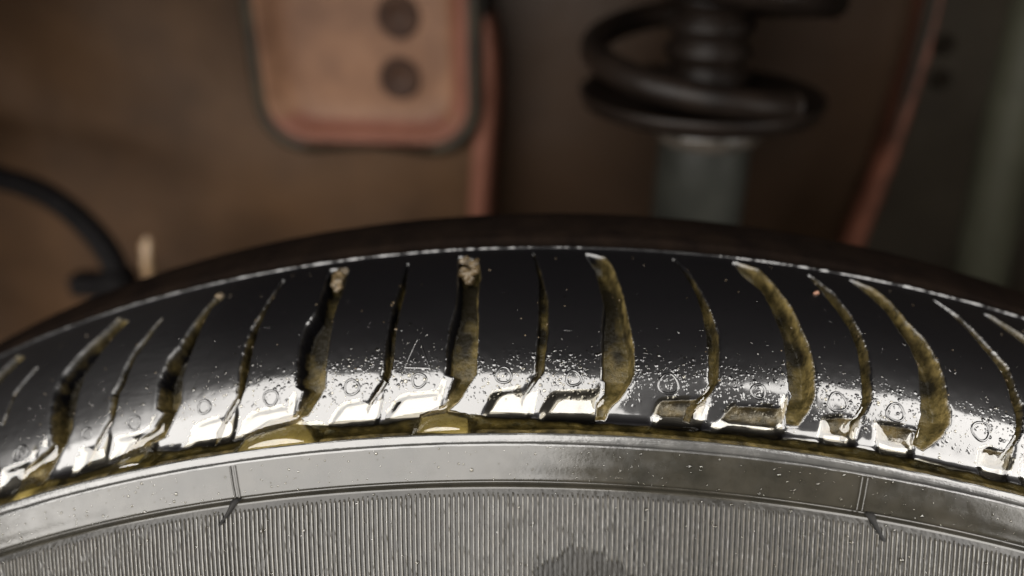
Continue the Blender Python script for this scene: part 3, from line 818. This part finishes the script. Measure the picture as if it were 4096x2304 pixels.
gp = [(x, .2288, z) for x, z in rrect(X0 - .0022, X1 + .0016, Z0 - .0018, Z1, .021)]
at_plate(soup('seal', [tube(gp + gp[:1], .0034, 10, False)], seal_mat, plate))
def disc_y(cx, cz, y, prof_):
    """turned about a line parallel to Y: (radius, y offset)"""
    pr = np.array(prof_); tt = np.linspace(0, 2 * np.pi, 28, endpoint=False)
    vv = np.stack([cx + np.outer(np.cos(tt), pr[:, 0]), np.broadcast_to(y + pr[:, 1], (28, len(pr))), cz + np.outer(np.sin(tt), pr[:, 0])], -1).reshape(-1, 3)
    return vv, grid_quads(28, len(pr), True)
for cx, cz in ((-.0836, .3455), (-.0845, .3185)):
    ho = at_plate(soup('bolt_well', [disc_y(cx + .0016, cz + .0005, .2332, [(.0098, -.0001), (.0094, -.0012), (.0082, -.0018), (.006, -.0014), (.0055, -.0008), (.0001, -.0008)])], brown_mat, plate))
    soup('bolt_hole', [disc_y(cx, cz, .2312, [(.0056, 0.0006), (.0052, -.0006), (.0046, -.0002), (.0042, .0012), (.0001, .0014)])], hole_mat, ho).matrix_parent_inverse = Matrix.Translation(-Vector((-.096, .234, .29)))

# suspension strut: damper tube, spring seat, coil spring, dust boot
AX, AY = .0455, .165
strut = empty('suspension_strut', (AX, AY, .20), label='dark suspension strut with coil spring above a grey damper tube', category='strut')
def at_strut(o):
    o.matrix_parent_inverse = Matrix.Translation(-Vector((AX, AY, .20))); return o
at_strut(soup('damper_tube', [lathe([(.0175, .18), (.0172, .30), (.0168, .318), (.0150, .3225), (.0001, .3225)], (AX, AY, 0))], strut_grey, strut))
so = at_strut(soup('spring_seat', [lathe([(z_[0], z_[1] + .0075) for z_ in [(.016, .3145), (.020, .3160), (.036, .3175), (.0425, .3200), (.0440, .3245), (.0430, .3255), (.040, .3230), (.026, .3205), (.017, .3225), (.0135, .3235)]], (AX - .004, AY, 0), seg=64)], strut_black, strut))
at_strut(soup('collar', [lathe([(.0182, .3145), (.0196, .3160), (.0196, .3205), (.0184, .3225), (.0176, .3235)], (AX, AY, 0))], bare_metal, strut))
hx = []
for k in np.linspace(0, 1, 150):
    a = math.radians(-52) - k * 2 * math.pi * 2.1         # starts front right, runs over the left side and up
    hx.append((AX - .004 + .0395 * math.cos(a), AY + .0395 * math.sin(a), .3350 + .033 * k * 2.1))
at_strut(soup('coil_spring', [tube(hx, .0050, 14)], strut_black, strut))
bp = []
for k in range(9):
    z = .334 + k * .0085
    bp += [(.0125, z), (.0155, z + .0035), (.0158, z + .0055), (.0125, z + .0083)]
at_strut(soup('dust_boot', [lathe(bp, (AX - .003, AY, 0))], strut_black, strut))

# hose with its bracket, and a clip on the wall
hose = empty('brake_hose', (-.1985, .162, .238), label='black brake hose curving down to the tyre at far left', category='hose')
def at_hose(o):
    o.matrix_parent_inverse = Matrix.Translation(-Vector((-.1985, .162, .238))); return o
hp = np.array([(-.31, .198, .296), (-.285, .192, .2925), (-.2615, .185, .2873), (-.2496, .182, .2845), (-.2383, .18, .2825), (-.2246, .176, .2786), (-.2121, .172, .271), (-.2025, .168, .262), (-.1973, .165, .2532), (-.1959, .163, .2457), (-.1985, .162, .2383), (-.204, .161, .225)])
at_hose(soup('hose', [tube(spline(hp, 6)[0], .0052, 14)], hose_mat, hose))
at_hose(soup('ferrule', [tube([(-.1962, .164, .2515), (-.1958, .163, .2470), (-.1963, .1625, .2425), (-.1985, .162, .2375)], [.0066, .0078, .0078, .0066], 14)], hose_mat, hose))
V, F = box(-.2160, -.1990, .158, .168, .2400, .2490)
V2, F2 = box(-.1945, -.1760, .158, .168, .2380, .2440)
at_hose(add_bevel(soup('bracket', [(V, F), (V2, F2)], hose_mat, hose, smooth=False), .0012))
clip = soup('wall_clip', [tube([(-.1826, .170, .2640), (-.1830, .168, .2610), (-.1840, .168, .2520), (-.1846, .168, .2440)], [.0012, .0026, .0029, .0026], 14)], clip_mat, None, label='small tan clip upright beside the black hose end', category='clip')

# near-black discs standing in for the holes in the right panel
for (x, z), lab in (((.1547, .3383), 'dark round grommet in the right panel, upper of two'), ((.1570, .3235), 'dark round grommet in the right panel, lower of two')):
    soup('hole', [disc_y(x, z, .2325, [(.0046, .003), (.0044, -.001), (.0030, -.0016), (.0022, 0), (.0001, .0005)])], hole_mat, None, label=lab, category='hole', group='holes in the right panel')
soup('body_pillar', [tube([(.186, .232, .47), (.188, .232, .38), (.192, .232, .31), (.200, .231, .23), (.208, .230, .12)], [.011, .0115, .012, .0125, .013], 18)], mat_plain('grey_green_paint', (.017, .0165, .0105), (.026, .0255, .017), .6, 30, .2, 120, spec=.12), None, label='grey green rounded body channel at the right edge', category='body channel')
